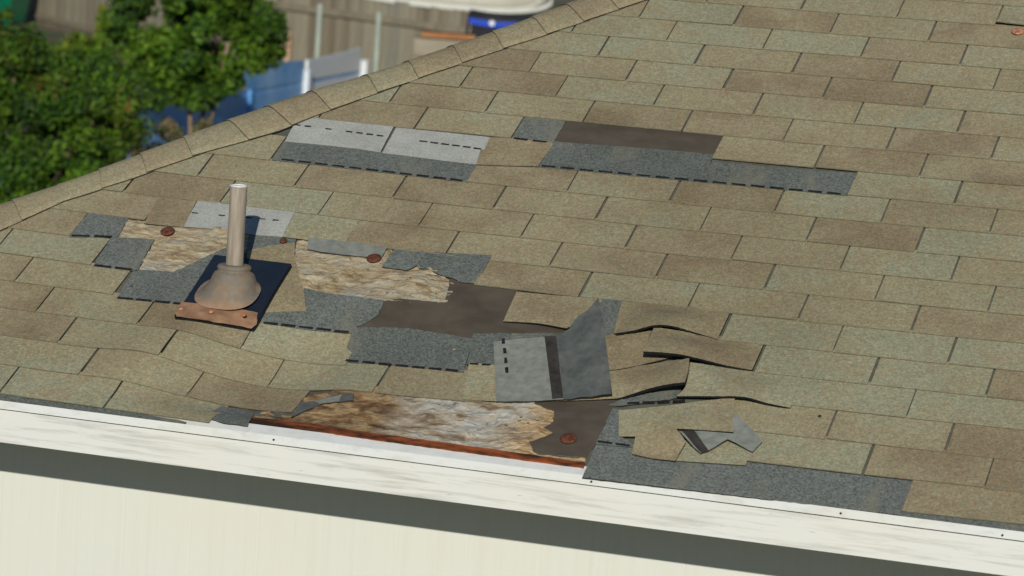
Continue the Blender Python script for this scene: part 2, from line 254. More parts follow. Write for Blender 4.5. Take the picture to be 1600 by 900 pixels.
def granules(name, tones, k=1.0, contrast=1.0):
    """mineral granules: tone per shingle, soft blend inside a shingle, coarse grain"""
    m, t, b = mat(name)
    oi = N(t, 'ShaderNodeObjectInfo')
    low = noise_n(t, 5.5, 2, .5)
    mid = noise_n(t, 26, 3, .6)
    a = N(t, 'ShaderNodeMath', operation='MULTIPLY_ADD'); t.links.new(low, a.inputs[0]); a.inputs[1].default_value = 1.5
    ad = N(t, 'ShaderNodeMath', operation='MULTIPLY'); t.links.new(oi.outputs['Random'], ad.inputs[0]); ad.inputs[1].default_value = .85
    t.links.new(ad.outputs[0], a.inputs[2])
    a2 = N(t, 'ShaderNodeMath', operation='MULTIPLY_ADD'); t.links.new(mid, a2.inputs[0]); a2.inputs[1].default_value = .22; t.links.new(a.outputs[0], a2.inputs[2])
    base = ramp(t, mm(t, a2.outputs[0], .78, 1.68), [(i / (len(tones) - 1), c) for i, c in enumerate(tones)])
    g = noise_n(t, 150, 2, .75); g2 = noise_n(t, 62, 3, .65); red = noise_n(t, 95, 1, .5)
    c = mix(t, base, ramp(t, g, [(.3, (.28 / contrast,) * 3), (.5, (.5,) * 3), (.7, (.74,) * 3)]), .62 * contrast, 'OVERLAY')
    c = mix(t, c, ramp(t, g2, [(.3, (.37,) * 3), (.7, (.63,) * 3)]), .55, 'OVERLAY')
    c = mix(t, c, tuple(min(1, x * y) for x, y in zip(tones[0], (1.35, .95, .75))), mm(t, red, .56, .66, 0, .42 * k))
    stain = noise_n(t, 1.3, 3, .6)
    c = mix(t, c, (.5, .47, .42), mm(t, stain, .5, .8, 0, .5), 'MULTIPLY')
    t.links.new(c, b.inputs['Base Color']); b.inputs['Roughness'].default_value = .95; b.inputs['Specular IOR Level'].default_value = .15
    bump(t, b, g, .5, .0015)
    return m
TAN = ((.268, .216, .134), (.325, .276, .172), (.345, .306, .190), (.338, .330, .220))
M_SH = granules('tan_granules', TAN)
M_CAP = granules('ridge_granules', ((.280, .230, .146), (.312, .264, .166), (.322, .290, .186)))
M_GREY = granules('grey_granules', ((.130, .143, .128), (.150, .163, .148), (.172, .184, .168)), 0.0, 1.35)
def _dust(m):
    t = m.node_tree; b = t.nodes['Principled BSDF']; src = b.inputs['Base Color'].links[0].from_socket
    f = noise_n(t, 5, 4, .65, stretch=(1.6, .5, .5), dist=.6)
    c = mix(t, src, (.25, .235, .165), mm(t, f, .56, .72, 0, .55)); t.links.new(c, b.inputs['Base Color'])
_dust(M_GREY)
M_EDGE = simple('asphalt_edge', (.018, .017, .015), (.05, .045, .036), 60)
M_EDGE_T = simple('granule_edge', (.14, .125, .085), (.22, .195, .135), 60)
M_DECK = simple('deck_surface', (.10, .098, .08), (.15, .145, .115), 30, .9)
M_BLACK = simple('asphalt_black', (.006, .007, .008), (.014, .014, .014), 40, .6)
M_SEAL = simple('sealant_black', (.01, .011, .012), (.03, .03, .03), 120, .5)
M_FELT = simple('felt_brown', (.075, .060, .044), (.112, .092, .070), 9, .95, stretch=(1, 1.4, 1.4), det=9)
def white_film():
    m, t, b = mat('release_film'); f = noise_n(t, 9, 6, .7); g = noise_n(t, 160, 2, .6)
    c = ramp(t, f, [(.3, (.36, .36, .32)), (.65, (.47, .47, .43))]); c = mix(t, c, ramp(t, g, [(.3, (.36,) * 3), (.7, (.64,) * 3)]), .6, 'OVERLAY')
    t.links.new(c, b.inputs['Base Color']); b.inputs['Roughness'].default_value = .7; return m
M_WHITE = white_film()
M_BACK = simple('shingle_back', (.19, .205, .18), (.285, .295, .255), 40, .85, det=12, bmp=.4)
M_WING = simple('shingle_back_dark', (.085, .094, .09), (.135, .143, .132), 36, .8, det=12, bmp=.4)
M_BAND = simple('sealant_band', (.03, .026, .023), (.06, .052, .045), 30, .7)
def fibres(t, tc, warpk=.03):
    """long torn fibres that run along the board, bent a little"""
    w = N(t, 'ShaderNodeTexNoise'); w.inputs['Scale'].default_value = 7; w.inputs['Detail'].default_value = 3; t.links.new(tc, w.inputs['Vector'])
    a = N(t, 'ShaderNodeVectorMath', operation='MULTIPLY_ADD'); t.links.new(w.outputs['Color'], a.inputs[0]); a.inputs[1].default_value = (warpk, warpk * 2.4, warpk * 2.4); t.links.new(tc, a.inputs[2])
    return a.outputs[0]
def rotten(name, variant):
    m, t, b = mat(name); tc = N(t, 'ShaderNodeTexCoord').outputs['Object']; v = fibres(t, tc, .05)
    f = noise_n(t, 13, 6, .6, v, (.55, 2.2, 2.2)); g = noise_n(t, 40, 8, .75, v, (.28, 2.6, 2.6)); h = noise_n(t, 6, 4, .6, tc); k = noise_n(t, 110, 3, .7, v, (.4, 1.6, 1.6))
    pale = ramp(t, f, [(.32, (.20, .135, .07)), (.42, (.37, .28, .16)), (.49, (.43, .345, .215)), (.56, (.42, .37, .27)), (.66, (.33, .24, .13))])
    if variant:
        pale = ramp(t, f, [(.32, (.22, .15, .09)), (.42, (.44, .36, .25)), (.50, (.52, .47, .38)), (.58, (.50, .48, .43)), (.68, (.36, .26, .14))])
        sx = N(t, 'ShaderNodeSeparateXYZ'); t.links.new(tc, sx.inputs[0])
        wob = N(t, 'ShaderNodeMath', operation='MULTIPLY_ADD'); t.links.new(h, wob.inputs[0]); wob.inputs[1].default_value = .5; t.links.new(sx.outputs[0], wob.inputs[2])
        dark = ramp(t, f, [(.30, (.045, .022, .012)), (.44, (.20, .11, .045)), (.56, (.40, .27, .13)), (.70, (.13, .10, .08))])
        pale = mix(t, dark, pale, mm(t, wob.outputs[0], -.42, -.22))
        gold = ramp(t, g, [(.3, (.26, .13, .045)), (.6, (.56, .37, .17))])
        pale = mix(t, pale, gold, mm(t, wob.outputs[0], -.06, .04, 0, .85))
    c = mix(t, pale, (.33, .335, .31), mm(t, h, .54, .7, 0, .5))
    c = mix(t, c, ramp(t, g, [(.30, (.15,) * 3), (.47, (.47,) * 3), (.66, (.68,) * 3)]), .8, 'OVERLAY')
    c = mix(t, c, (.10, .065, .035), mm(t, k, .62, .72, 0, .55))
    c = mix(t, c, (.09, .055, .03), mm(t, g, .42, .33, 0, .85))
    t.links.new(c, b.inputs['Base Color']); b.inputs['Roughness'].default_value = .95; bump(t, b, g, .8, .004)
    return m
M_WOOD = rotten('rotten_plywood', 0)
M_WOOD2 = rotten('rotten_sheathing', 1)
M_RUSTW = simple('rusty_edge', (.04, .018, .010), (.34, .085, .022), 20, .85, stretch=(.5, 2, 2), det=8, lo=.40, hi=.60)
M_NAIL = simple('rusted_cap', (.075, .022, .011), (.19, .062, .032), 90, .75, det=3, bmp=.2, spec=.4)
M_NAIL_L = simple('fresh_rust', (.35, .12, .05), (.75, .38, .24), 60, .6, det=3)

def painted(name, c, dirt, stretch, amt=.25, knots=False):
    m, t, b = mat(name); tc = N(t, 'ShaderNodeTexCoord').outputs['Object']
    f = noise_n(t, 6, 8, .7, tc, stretch, .3); g = noise_n(t, 26, 6, .7, tc, stretch); h = noise_n(t, 2.2, 3, .6, tc)
    col = mix(t, c, dirt, mm(t, f, .48, .74, 0, amt))
    col = mix(t, col, tuple(x * .55 for x in dirt), mm(t, g, .64, .76, 0, amt * 1.4))
    col = mix(t, col, (.80, .76, .62), mm(t, h, .45, .7, 0, .35))
    if knots:
        v = N(t, 'ShaderNodeTexVoronoi'); v.inputs['Scale'].default_value = 2.7; t.links.new(tc, v.inputs['Vector'])
        q = N(t, 'ShaderNodeMath', operation='PINGPONG'); t.links.new(v.outputs['Distance'], q.inputs[0]); q.inputs[1].default_value = .012
        k = mm(t, v.outputs['Distance'], .02, .075, .55, 0)
        kk = N(t, 'ShaderNodeMath', operation='MULTIPLY'); t.links.new(k, kk.inputs[0]); t.links.new(mm(t, g, .4, .7, 0, 1), kk.inputs[1])
        col = mix(t, col, (.36, .34, .25), kk.outputs[0])
    t.links.new(col, b.inputs['Base Color']); b.inputs['Roughness'].default_value = .55; bump(t, b, g, .25, .001)
    return m
M_FASC = painted('painted_fascia', (.78, .78, .735), (.36, .36, .31), (.45, 4, 9), .95, True)
M_DRIP = painted('painted_drip_edge', (.80, .81, .79), (.42, .41, .35), (3, 6, 6), .4)
M_WALL = painted('painted_siding', (.76, .765, .695), (.66, .62, .50), (9, 9, .18), .3)
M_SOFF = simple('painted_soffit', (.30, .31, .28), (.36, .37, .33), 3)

# ------------------------------------------------------------------ sheets that follow the roof
def interp(pts, X, Y):
    sw = sh = 0
    for x, y, h in pts:
        d = (x - X) ** 2 + (y - Y) ** 2
        if d < 1e-8: return h
        w = d ** -1.6; sw += w; sh += w * h
    return sh / sw

def sheet(name, pts, mats, parent, thick=.003, hf=None, cell=.05, jag=0, rough=0, rscale=30, seed=0, label=None, kind=None, smooth=True):
    pts = [tuple(p) if len(p) == 3 else (p[0], p[1], 0) for p in pts]
    if jag:
        q = []
        for i, a in enumerate(pts):
            b = pts[(i + 1) % len(pts)]; L = math.hypot(b[0] - a[0], b[1] - a[1]); n = max(1, int(L / .012))
            for k in range(n):
                f = k / n; x = a[0] + (b[0] - a[0]) * f; y = a[1] + (b[1] - a[1]) * f
                e = 0 if k == 0 and n == 1 else jag
                x += e * noise.noise((x * 60, y * 60, seed)); y += e * noise.noise((x * 70, y * 70, seed + 9.3))
                q.append((x, y, a[2] + (b[2] - a[2]) * f))
        edge = q
    else: edge = pts
    flat = max(p[2] for p in pts) - min(p[2] for p in pts) < 1e-6
    bm = bmesh.new()
    vs = [bm.verts.new((x, y, 0)) for x, y, _ in edge]
    f = bm.faces.new(vs); bm.normal_update()
    if f.normal.z < 0: f.normal_flip()
    bmesh.ops.triangulate(bm, faces=bm.faces[:])
    for ax in (0, 1):
        lo = min(p[ax] for p in edge); hi = max(p[ax] for p in edge)
        n = max(1, int(math.ceil((hi - lo) / cell)))
        for k in range(1, n):
            c = [0, 0, 0]; c[ax] = lo + (hi - lo) * k / n; no = [0, 0, 0]; no[ax] = 1
            bmesh.ops.bisect_plane(bm, geom=bm.verts[:] + bm.edges[:] + bm.faces[:], plane_co=c, plane_no=no, dist=1e-6)
    bmesh.ops.remove_doubles(bm, verts=bm.verts[:], dist=1e-5)
    bm.verts.index_update(); bm.normal_update()
    top = []; bot = []
    for v in bm.verts:
        X, Y = v.co.x, v.co.y
        h = hf(X, Y) if hf else (pts[0][2] if flat else interp(pts, X, Y))
        h += sag(X, Y)
        r = 0
        if rough:
            r = rough * (noise.fractal((X * rscale * .30, Y * rscale * 1.5, seed), .7, 2.2, 5))
            r = abs(r) * 1.3 - rough * .3
        top.append(rw(X, Y, h + r)); bot.append(rw(X, Y, h - thick))
    n = len(top); fs = []; mi = []; side = []
    for f in bm.faces:
        idx = [v.index for v in f.verts]
        if f.normal.z < 0: idx = idx[::-1]
        fs.append(tuple(idx)); mi.append(0); fs.append(tuple(n + i for i in idx[::-1])); mi.append(1)
    for e in bm.edges:
        if len(e.link_faces) == 1:
            f = e.link_faces[0]; a, b = e.verts[0].index, e.verts[1].index
            idx = [v.index for v in f.verts]
            if f.normal.z < 0: idx = idx[::-1]
            k = idx.index(a)
            if idx[(k + 1) % len(idx)] != b: a, b = b, a
            k = 2 * n + len(side); side += [top[b], top[a], bot[a], bot[b]]
            fs.append((k, k + 1, k + 2, k + 3)); mi.append(1)
    bm.free()
    me = mesh_from(top + bot + side, fs, mi, name)
    if smooth: me.polygons.foreach_set('use_smooth', [m == 0 for m in mi])
    o = link(name, me, mats, parent)
    if label: o['label'] = label
    if kind: o['kind'] = kind
    return o

# ================================================================== HOUSE
house = empty('house', (0, .5, GROUND), 'white house with tan shingled hip roof, a storm damaged patch above its white eave board', 'house')
X0, X1 = -2.82, 7.0
# deck of the roof: one big dark board under everything
HIP = lambda v: (-9.33 + .376 * v)            # hip line (in tabs) at course v
bm = MB()
nx, ny = 90, 40
vs = []; fs = []
YT = 25 * EXPO
for j in range(ny + 1):
    Y = .012 + (YT - .012) * j / ny
    xl = HIP(Y / EXPO) * TAB
    for i in range(nx + 1):
        X = xl + (X1 - xl) * i / nx
        vs.append(rw(X, Y, -.0045 + sag(X, Y)))
for j in range(ny):
    for i in range(nx):
        a = j * (nx + 1) + i; fs.append((a, a + 1, a + nx + 2, a + nx + 1))
roof = link('roof', mesh_from(vs, fs, name='roof'), [M_DECK], house)
# the face of the roof beyond the hip, and the back: seen only from the side
def hipw(v, h=0): 
    return rw(HIP(v) * TAB, v * EXPO, h)
a0, a1 = hipw(-.2), hipw(25)
far = MB(); dn = Vector((-.8944, 0, -.4472))
L0 = .3; L1 = (a1.x - (a0.x - .3)) / .8944
far.add([a0, a1, a1 + Vector((0, 3, 0)), a1 + dn * L1 + Vector((0, 3, 0)), a1 + dn * L1, a0 + dn * L0], [(0, 5, 4, 1), (1, 4, 3, 2)])
far.add([a1, a1 + Vector((0, 3, 0)), Vector((X1, a1.y + 3, a1.z)), Vector((X1, a1.y, a1.z))], [(0, 3, 2, 1)])
far.build('roof_side', [M_CAP], house)

m = MB(); fx = hipw(0).x; fu = Vector((.8944, 0, .4472)); fn = Vector((-.4472, 0, .8944))
for r in range(0, 25):
    y = hipw(0).y + r * EXPO * CP + .15 + (0 if r % 2 else TAB / 2)
    while y < 5.4:
        o_ = Vector((fx, 0, 0)) + fu * (r * EXPO); q = [o_ + Vector((0, y, 0)) + fn * .006, o_ + Vector((0, y + TAB - .006, 0)) + fn * .006, o_ + fu * (EXPO + .012) + Vector((0, y + TAB - .006, 0)) + fn * .0035, o_ + fu * (EXPO + .012) + Vector((0, y, 0)) + fn * .0035]
        m.add(q + [v - fn * .003 for v in q], [(0, 3, 2, 1), (0, 1, 5, 4), (1, 2, 6, 5), (2, 3, 7, 6), (3, 0, 4, 7)]); y += TAB
tag(m.build('shingle_field', [M_SH], house), kind='stuff')

# ---- courses of shingle tabs
SKIP = {(0, -3.5), (0, -2.5), (0, -1.5), (0, -.5), (0, .5), (0, 1.5), (1, -3), (1, -2), (1, -1), (1, 0), (2, -1.5), (2, -.5), (3, -3), (3, -2), (3, -1), (3, 0),
        (4, -5.5), (4, -4.5), (4, -3.5), (4, -2.5), (4, -1.5), (4, -.5), (5, -6), (5, -5), (5, -4), (5, -3), (5, -2), (5, -1), (6, -6.5), (6, -5.5), (6, -4.5), (6, -3.5),
        (7, -6), (7, -5), (10, -5.5), (10, -4.5), (11, -6), (11, -5), (11, -4), (11, -3), (11, -2), (11, -1), (12, -3.5), (12, -2.5)}
def clip(poly, f):
    out = []
    for i in range(len(poly)):
        a, b = poly[i - 1], poly[i]; fa, fb = f(*a), f(*b)
        if (fa >= 0) != (fb >= 0):
            t = fa / (fa - fb); out.append((a[0] + (b[0] - a[0]) * t, a[1] + (b[1] - a[1]) * t))
        if fb >= 0: out.append(b)
    return out
rest = []     # courses beyond the picture, joined into one part below
rng = random.Random(3)
for r in range(0, 25):
    off = 0 if r % 2 else .5
    for k in range(-11, 25):
        u = k + off
        if (r, u) in SKIP: continue
        hip = HIP(r + 1) - STEP * (r + 1)
        if u + 1 < hip: continue
        g = .0029
        j0 = rng.uniform(-.0015, .0015); j1 = rng.uniform(-.0015, .0015)
        jv = rng.uniform(-.0018, .0018)
        P0 = warp(u, r); P1 = warp(u + 1, r); P2 = (P1[0], P1[1] + EXPO + .001); P3 = (P0[0], P0[1] + EXPO + .001)
        lap = .014
        poly = [(P0[0] + g + j0, P0[1] + jv), (P1[0] - g + j1, P1[1] + jv + rng.uniform(-.0012, .0012)), (P2[0] - g + j1, P2[1] + lap), (P3[0] + g + j0, P3[1] + lap)]
        poly = clip(poly, lambda x, y: x / TAB - HIP(y / EXPO) - .12)
        if r == 19: poly = clip(poly, lambda x, y: 6.8 - x)
        if len(poly) < 3: continue
        if max(p[0] for p in poly) > X1 - .02: poly = clip(poly, lambda x, y: X1 - .01 - x)
        if len(poly) < 3: continue
        yb = poly[0][1]; lift = rng.choice((0, 0, 0, .0012, .0025)); side = rng.random()
        if (r, u) == (19, 0): lift = .014; side = .5
        xa = P0[0]
        def hf(X, Y, r=r, P0=P0, P1=P1, lift=lift, side=side, xa=xa, u=u):
            t = (Y - (P0[1] + (P1[1] - P0[1]) * (X - P0[0]) / (P1[0] - P0[0]))) / EXPO
            t = min(1.15, max(-.1, t)); s = min(1, max(0, (X - xa) / TAB))
            l = lift * (1 - t) ** 2 * (s if side > .5 else 1 - s)
            return .0053 - .0035 * t + l + .0009 * noise.noise((X * 5, Y * 5, 2.2))
        vis = (u < 3.55 - .172 * r + .5) and r <= 21 and (u + 1 > -5.5 - .29 * r - .3)
        if vis:
            sheet('shingle', poly, [M_SH, M_EDGE_T], roof, .003, hf, .034 if (r < 5 and u < -1) else .06)
        else: rest.append((poly, hf))
mb = MB()
for poly, hf in rest:
    n = len(poly)
    t = [rw(x, y, hf(x, y)) for x, y in poly]; b = [rw(x, y, hf(x, y) - .003) for x, y in poly]
    mb.add(t + b, [tuple(range(n))] + [(i, n + i, n + (i + 1) % n, (i + 1) % n) for i in range(n)])
tag(mb.build('shingle_field', [M_SH], roof), kind='stuff')

# ---- hip caps
CREST = [(-7.0, 6.5), (-6.826, 6.966), (-6.275, 8.339), (-5.879, 9.52), (-5.476, 10.722), (-5.106, 11.776), (-4.626, 13.044), (-4.008, 14.389), (-3.509, 15.701), (-3.002, 17.036), (-2.652, 18.063), (-2.03, 19.7), (-1.2, 21.9), (-.03, 25)]
LOWER = [(-7.575, 3.4), (-6.642, 5.922), (-6.293, 7.265), (-5.784, 8.534), (-5.309, 9.85), (-4.681, 11.191), (-4.36, 12.163), (-3.881, 13.488), (-3.386, 14.779), (-2.984, 15.826), (-2.415, 17.244), (-1.791, 18.871), (-0.994, 21), (0.488, 25)]
def lin(tab, v):
    for a, b in zip(tab, tab[1:]):
        if v <= b[1] or b is tab[-1]:
            t = (v - a[1]) / (b[1] - a[1]); return a[0] + (b[0] - a[0]) * t
def crest(v): return (lin(CREST, v) if v > 6.5 else -7.0 + (v - 6.5) * .376)
def lower(v): return (lin(LOWER, v) if v > 3.4 else -7.575 + (v - 3.4) * .376)
cuts = []; v = -.35
while v < 24.5: cuts.append(v); v += rng.uniform(.72, .98)
for i, (va, vb) in enumerate(zip(cuts, cuts[1:])):
    top = []; bot = []; nl, nc = 3, 9
    for j in range(nl + 1):
        t = j / nl; vv = va + (vb - va) * t + (.12 if j == nl else 0)
        up = .0034 * (1 - t) + .001 * noise.noise((vv * 1.3, i, 0))
        C = (crest(vv) * TAB, vv * EXPO)
        vl = vv - .72                       # the cap is cut square to the hip
        Lw = (lower(vl) * TAB + .004 * noise.noise((vl * 2.1, 4, i * .3)), vl * EXPO)
        pc = rw(C[0], C[1], .016 + up); pl = rw(Lw[0], Lw[1], .0070 + up)
        n_near = rw(0, 0, 1); 
        pf = pc + Vector((-.59, .748, -.30)) * .16
        row = []
        for k in range(nc):
            s = k / (nc - 1)
            if s <= .5:
                q = pl.lerp(pc, s * 2); q = q + n_near * (.0015 * math.sin(min(1, s * 2) * math.pi / 1.15))
            else: q = pc.lerp(pf, (s - .5) * 2)
            row.append(q)
        # round the fold
        row[4] = (row[3] + row[4] * 2 + row[5]) / 4
        top.append(row); bot.append([q - Vector((0, 0, .003)) for q in row])
    m = MB(); nr = nc
    vs = [q for r_ in top for q in r_] + [q for r_ in bot for q in r_]; o = (nl + 1) * nc; fs = []; mi = []
    for j in range(nl):
        for k in range(nc - 1):
            a = j * nc + k; f = (a, a + nc, a + nc + 1, a + 1); fs.append(f); mi.append(0); fs.append(tuple(o + x for x in f[::-1])); mi.append(1)
        a = j * nc; fs.append((a, o + a, o + a + nc, a + nc)); mi.append(1)
    for k in range(nc - 1): fs.append((k, k + 1, o + k + 1, o + k)); mi.append(1)
    me = mesh_from(vs, fs, mi, 'hip_cap'); me.polygons.foreach_set('use_smooth', [x == 0 for x in mi])
    link('hip_cap_shingle', me, [M_CAP, M_EDGE], roof)

# ---- what the missing shingles have laid bare
G2 = [M_GREY, M_EDGE]; F2 = [M_FELT, M_EDGE_T]; WH = [M_WHITE, M_EDGE_T]
def bare(key, name, mats, dh=0, label=None, **kw):
    return sheet(name, [(x, y, h + dh) for x, y, h in P[key]], mats, roof, label=label, **kw)
for k in ('grey_ab', 'grey_d'): bare(k, 'bare_headlap', G2, label='dark grey granule strip left where shingles blew off, with dashed sealant line', jag=.0015)
for k in ('grey_c', 'grey_e', 'grey_f', 'grey_g', 'grey_h', 'grey_i', 'grey_j', 'grey_k', 'grey_l', 'grey_m', 'grey_n', 'grey_o', 'grey_p', 'grey_q'):
    bare(k, 'bare_headlap', G2, jag=.003)
bare('starter', 'starter_strip', G2, label='long dark grey starter strip along the eave', jag=.0015, thick=.003)
for x0_, x1_ in ((X0 + .01, -1.13), (.768, X1 - .01)):
    sheet('starter_strip', [(x0_, -.012, .0005), (x1_, -.012, .0005), (x1_, .06, .0005), (x0_, .06, .0005)], [M_GREY, M_EDGE_T], roof, .0025, None, .12, jag=0)
for k in ('felt_c', 'felt_b', 'felt_d'): bare(k, 'underlayment', F2, -.0012, jag=.004 if k != 'felt_c' else .001, thick=.002)
for k in ('white_a', 'white_b', 'white_c'): bare(k, 'release_film', WH, jag=.001, thick=.002)
bare('wood_a', 'rotten_decking', [M_WOOD, M_WOOD], -.003, 'pale rotten plywood beside the vent pipe', jag=.006, rough=.007, cell=.011, thick=.006, seed=1, smooth=False)
bare('wood_b', 'rotten_decking', [M_WOOD, M_WOOD], -.003, 'pale splintered plywood right of the vent pipe', jag=.006, rough=.007, cell=.011, thick=.006, seed=2, smooth=False)
bare('wood_c', 'rotten_decking', [M_WOOD2, M_WOOD2], -.0035, 'brown and bleached rotten plywood along the eave', jag=.005, rough=.006, cell=.014, thick=.008, seed=3, smooth=False)
bare('strip_b', 'shingle_remnant', [M_BACK, M_EDGE], jag=.003)
bare('sliver', 'shingle_remnant', [M_BACK, M_EDGE], jag=.002)
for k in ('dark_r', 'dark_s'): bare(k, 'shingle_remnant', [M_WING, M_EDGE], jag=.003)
bare('edge_wood', 'deck_edge', [M_RUSTW, M_RUSTW], .0035, 'rust coloured front edge of the bare deck', jag=.002, rough=.0015, cell=.02, thick=.008)
LBL = dict(t_curl='shingle with its lower edge arched off the roof', t_lift='shingle with its left end lifted off the roof', t_big='shingle curled up at its right end',
           t_right='shingle with a buckled lower edge', t_mid='loose shingle above the folded scrap')
def smooth_outline(pts, n=4, corner=40):
    out = []; m = len(pts)
    def sharp(i):
        a, b, c = Vector(pts[i - 1][:2]), Vector(pts[i][:2]), Vector(pts[(i + 1) % m][:2])
        return math.degrees((b - a).angle(c - b)) > corner
    for i in range(m):
        p0, p1, p2, p3 = pts[i - 1], pts[i], pts[(i + 1) % m], pts[(i + 2) % m]
        if sharp(i): p0 = p1
        if sharp((i + 1) % m): p3 = p2
        for k in range(n):
            t = k / n
            out.append(tuple(.5 * (2 * b + (c - a) * t + (2 * a - 5 * b + 4 * c - d) * t * t + (3 * b - a - 3 * c + d) * t ** 3) for a, b, c, d in zip(p0, p1, p2, p3)))
    return out
for k in ('t_curl', 't_low', 't_lift', 't_big', 't_right', 't_mid', 'm2', 'scrap_face'): P[k] = smooth_outline(P[k])
for k, th in (('t_low', .003), ('t_curl', .006), ('t_lift', .008), ('t_big', .009), ('t_right', .006), ('t_under', .003), ('t_mid', .004), ('m1', .003), ('m2', .004), ('m3', .003), ('m4', .003), ('m5', .003), ('tan_a', .003)):
    sheet('shingle', P[k], [M_SH, M_BLACK if th > .0035 else M_EDGE], roof, th, None, .03, label=LBL.get(k), jag=.002 if k == 'tan_a' else 0)

# dashed sealant lines (flush strips 1 mm thick)
def dash(key, w=.006, dh=0, base=.006):
    m = MB()
    for a, b in DASH[key]:
        d = Vector((b[0] - a[0], b[1] - a[1])); L = d.length; d.normalize(); p = Vector((-d.y, d.x)) * w / 2
        q = []
        for s, c in ((0, -1), (1, -1), (1, 1), (0, 1)):
            x = a[0] + d.x * L * s + p.x * c * random.uniform(.6, 1.2); y = a[1] + d.y * L * s + p.y * c * random.uniform(.6, 1.2)
            q.append((x, y))
        t = [rw(x, y, base + dh + sag(x, y)) for x, y in q]; bt = [rw(x, y, base + dh - .004 + sag(x, y)) for x, y in q]
        m.add(t + bt, [(0, 1, 2, 3), (4, 5, 1, 0), (5, 6, 2, 1), (6, 7, 3, 2), (7, 4, 0, 3)])
    return m
for k in ('ab', 'c', 'd', 'e', 'f', 'g', 'k', 'l', 'm', 'st', 'o', 'n'): dash(k, .0075, -.0008).build('sealant_dashes', M_SEAL, roof)
for k in ('wa', 'wb', 'wc'): dash(k, .006, -.0002).build('sealant_dashes', M_SEAL, roof)

# capped nails
def cap_nail(x, y, r, m, h=.006, label=None, ecc=1.0):
    b = MB(); rings = []
    for rr, z in ((r, 0), (r, .002), (r * .82, .0045), (r * .35, .0052), (r * .12, .0052)):
        rings.append([rw(x + rr * math.cos(a), y + rr * ecc * math.sin(a), h + z + sag(x, y)) for a in [2 * math.pi * i / 16 for i in range(16)]])
    b.loft(rings)
    hd = [[rw(x + rr * math.cos(a), y + rr * math.sin(a), h + .005 + z) for a in [2 * math.pi * i / 8 for i in range(8)]] for rr, z in ((.004, 0), (.004, .0018))]
    o = b.build('cap_nail', m, roof, True); 
    if label: o['label'] = label
    n = MB(); n.loft(hd); return o
cap_nail(-1.5345, .8432, .021, M_NAIL, .009, 'rust brown cap nail left of the vent pipe')
cap_nail(-1.1852, .8594, .011, M_NAIL, .009)
cap_nail(-.9019, .8285, .021, M_NAIL, .006)
cap_nail(-.1229, .1248, .022, M_NAIL, .005, 'red brown cap nail near the eave')
cap_nail(.6265, 2.3887, .018, M_NAIL_L, .009)

# crumbs of shingle and wood left lying round the tears
rc = random.Random(41)
M_CHIP = simple('wood_chip', (.34, .25, .14), (.50, .42, .28), 60)
for cx, cy, sx, sy, n, ms in ((-.62, .50, .22, .05, 6, (M_BACK, M_CHIP, M_SH)), (-.25, .16, .10, .05, 5, (M_CHIP, M_CHIP, M_EDGE)), (-1.42, .60, .12, .10, 4, (M_SH, M_EDGE, M_CHIP)), (.28, .30, .35, .16, 6, (M_EDGE, M_BACK, M_SH)), (-.75, .72, .2, .05, 6, (M_CHIP, M_BACK))):
    for _ in range(n):
        x = cx + rc.uniform(-sx, sx); y = cy + rc.uniform(-sy, sy); r = rc.uniform(.002, .0055); a0_ = rc.uniform(0, 6)
        sheet('crumb', [(x + r * rc.uniform(.6, 1.4) * math.cos(a0_ + q * 1.256), y + r * rc.uniform(.5, 1.2) * math.sin(a0_ + q * 1.256), .0072) for q in range(5)], [rc.choice(ms), M_EDGE_T], roof, .002, None, .1)
# ---- eave: drip edge, fascia, soffit, wall
def prism(prof, x0, x1, name, mats, parent, nx=1, wob=0):
    m = MB(); rings = []
    for i in range(nx + 1):
        x = x0 + (x1 - x0) * i / nx
        dz = wob * noise.noise((x * .7, 3, 3))
        rings.append([Vector((x, y, z + dz)) for y, z in prof])
    m.loft(rings); return m.build(name, mats, parent)
up = lambda Y, h: (Y * CP - h * SP, Y * SP + h * CP)
drip = prism([(-.012, -.027), (-.013, -.0042), up(-.010, -.0012), up(.028, -.0012), up(.028, -.004), (-.009, -.0075), (-.0095, -.027)], X0, X1, 'drip_edge', M_DRIP, house)
for x in (-3.34, -2.0, -.88, -.02, .62, 1.02, 2.2, 3.1):
    b = MB(); b.tube([(x, -.0125, -.018 - .003 * math.sin(x * 9)), (x, -.0155, -.018 - .003 * math.sin(x * 9))], .0028, 8); b.build('nail_head', M_EDGE, drip)
prism([(-.009, -.118), (-.009, -.030), (.014, -.030), (.014, -.118)], X0, X1, 'fascia_board', M_FASC, house, 60, .0008)
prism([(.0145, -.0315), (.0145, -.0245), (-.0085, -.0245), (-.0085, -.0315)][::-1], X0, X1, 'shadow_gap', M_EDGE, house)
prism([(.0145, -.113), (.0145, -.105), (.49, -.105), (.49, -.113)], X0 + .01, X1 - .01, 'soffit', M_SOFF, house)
# siding sheets, 1.22 m wide with V joints
x = X0 + .5
while x < X1 - .1:
    x2 = min(x + 1.2192, X1 - .05)
    m = MB(); 
    # each sheet carries shallow vertical grooves
    prof = [(x + .0012, .006)]
    gx = x + .2032
    while gx < x2 - .05:
        prof += [(gx - .004, .0), (gx - .002, .0002), (gx + .002, .0002), (gx + .004, .0)]; gx += .2032
    prof = [(x, .0005), (x + .003, 0)] + prof[1:] + [(x2 - .003, 0), (x2, .0005)]
    n = len(prof)
    vs = [Vector((px, .48 + py, z)) for z in (GROUND, -.11) for px, py in prof]
    m.add(vs, [(i, i + 1, n + i + 1, n + i) for i in range(n - 1)])
    m.build('siding_panel', M_WALL, house); x = x2
m = MB(); m.box(((X0 + .505 + X1 - .06) / 2, 5.3, (GROUND - .12) / 2), (X1 - X0 - .565, 9.5, -GROUND - .12)); m.build('wall', M_WALL, house)

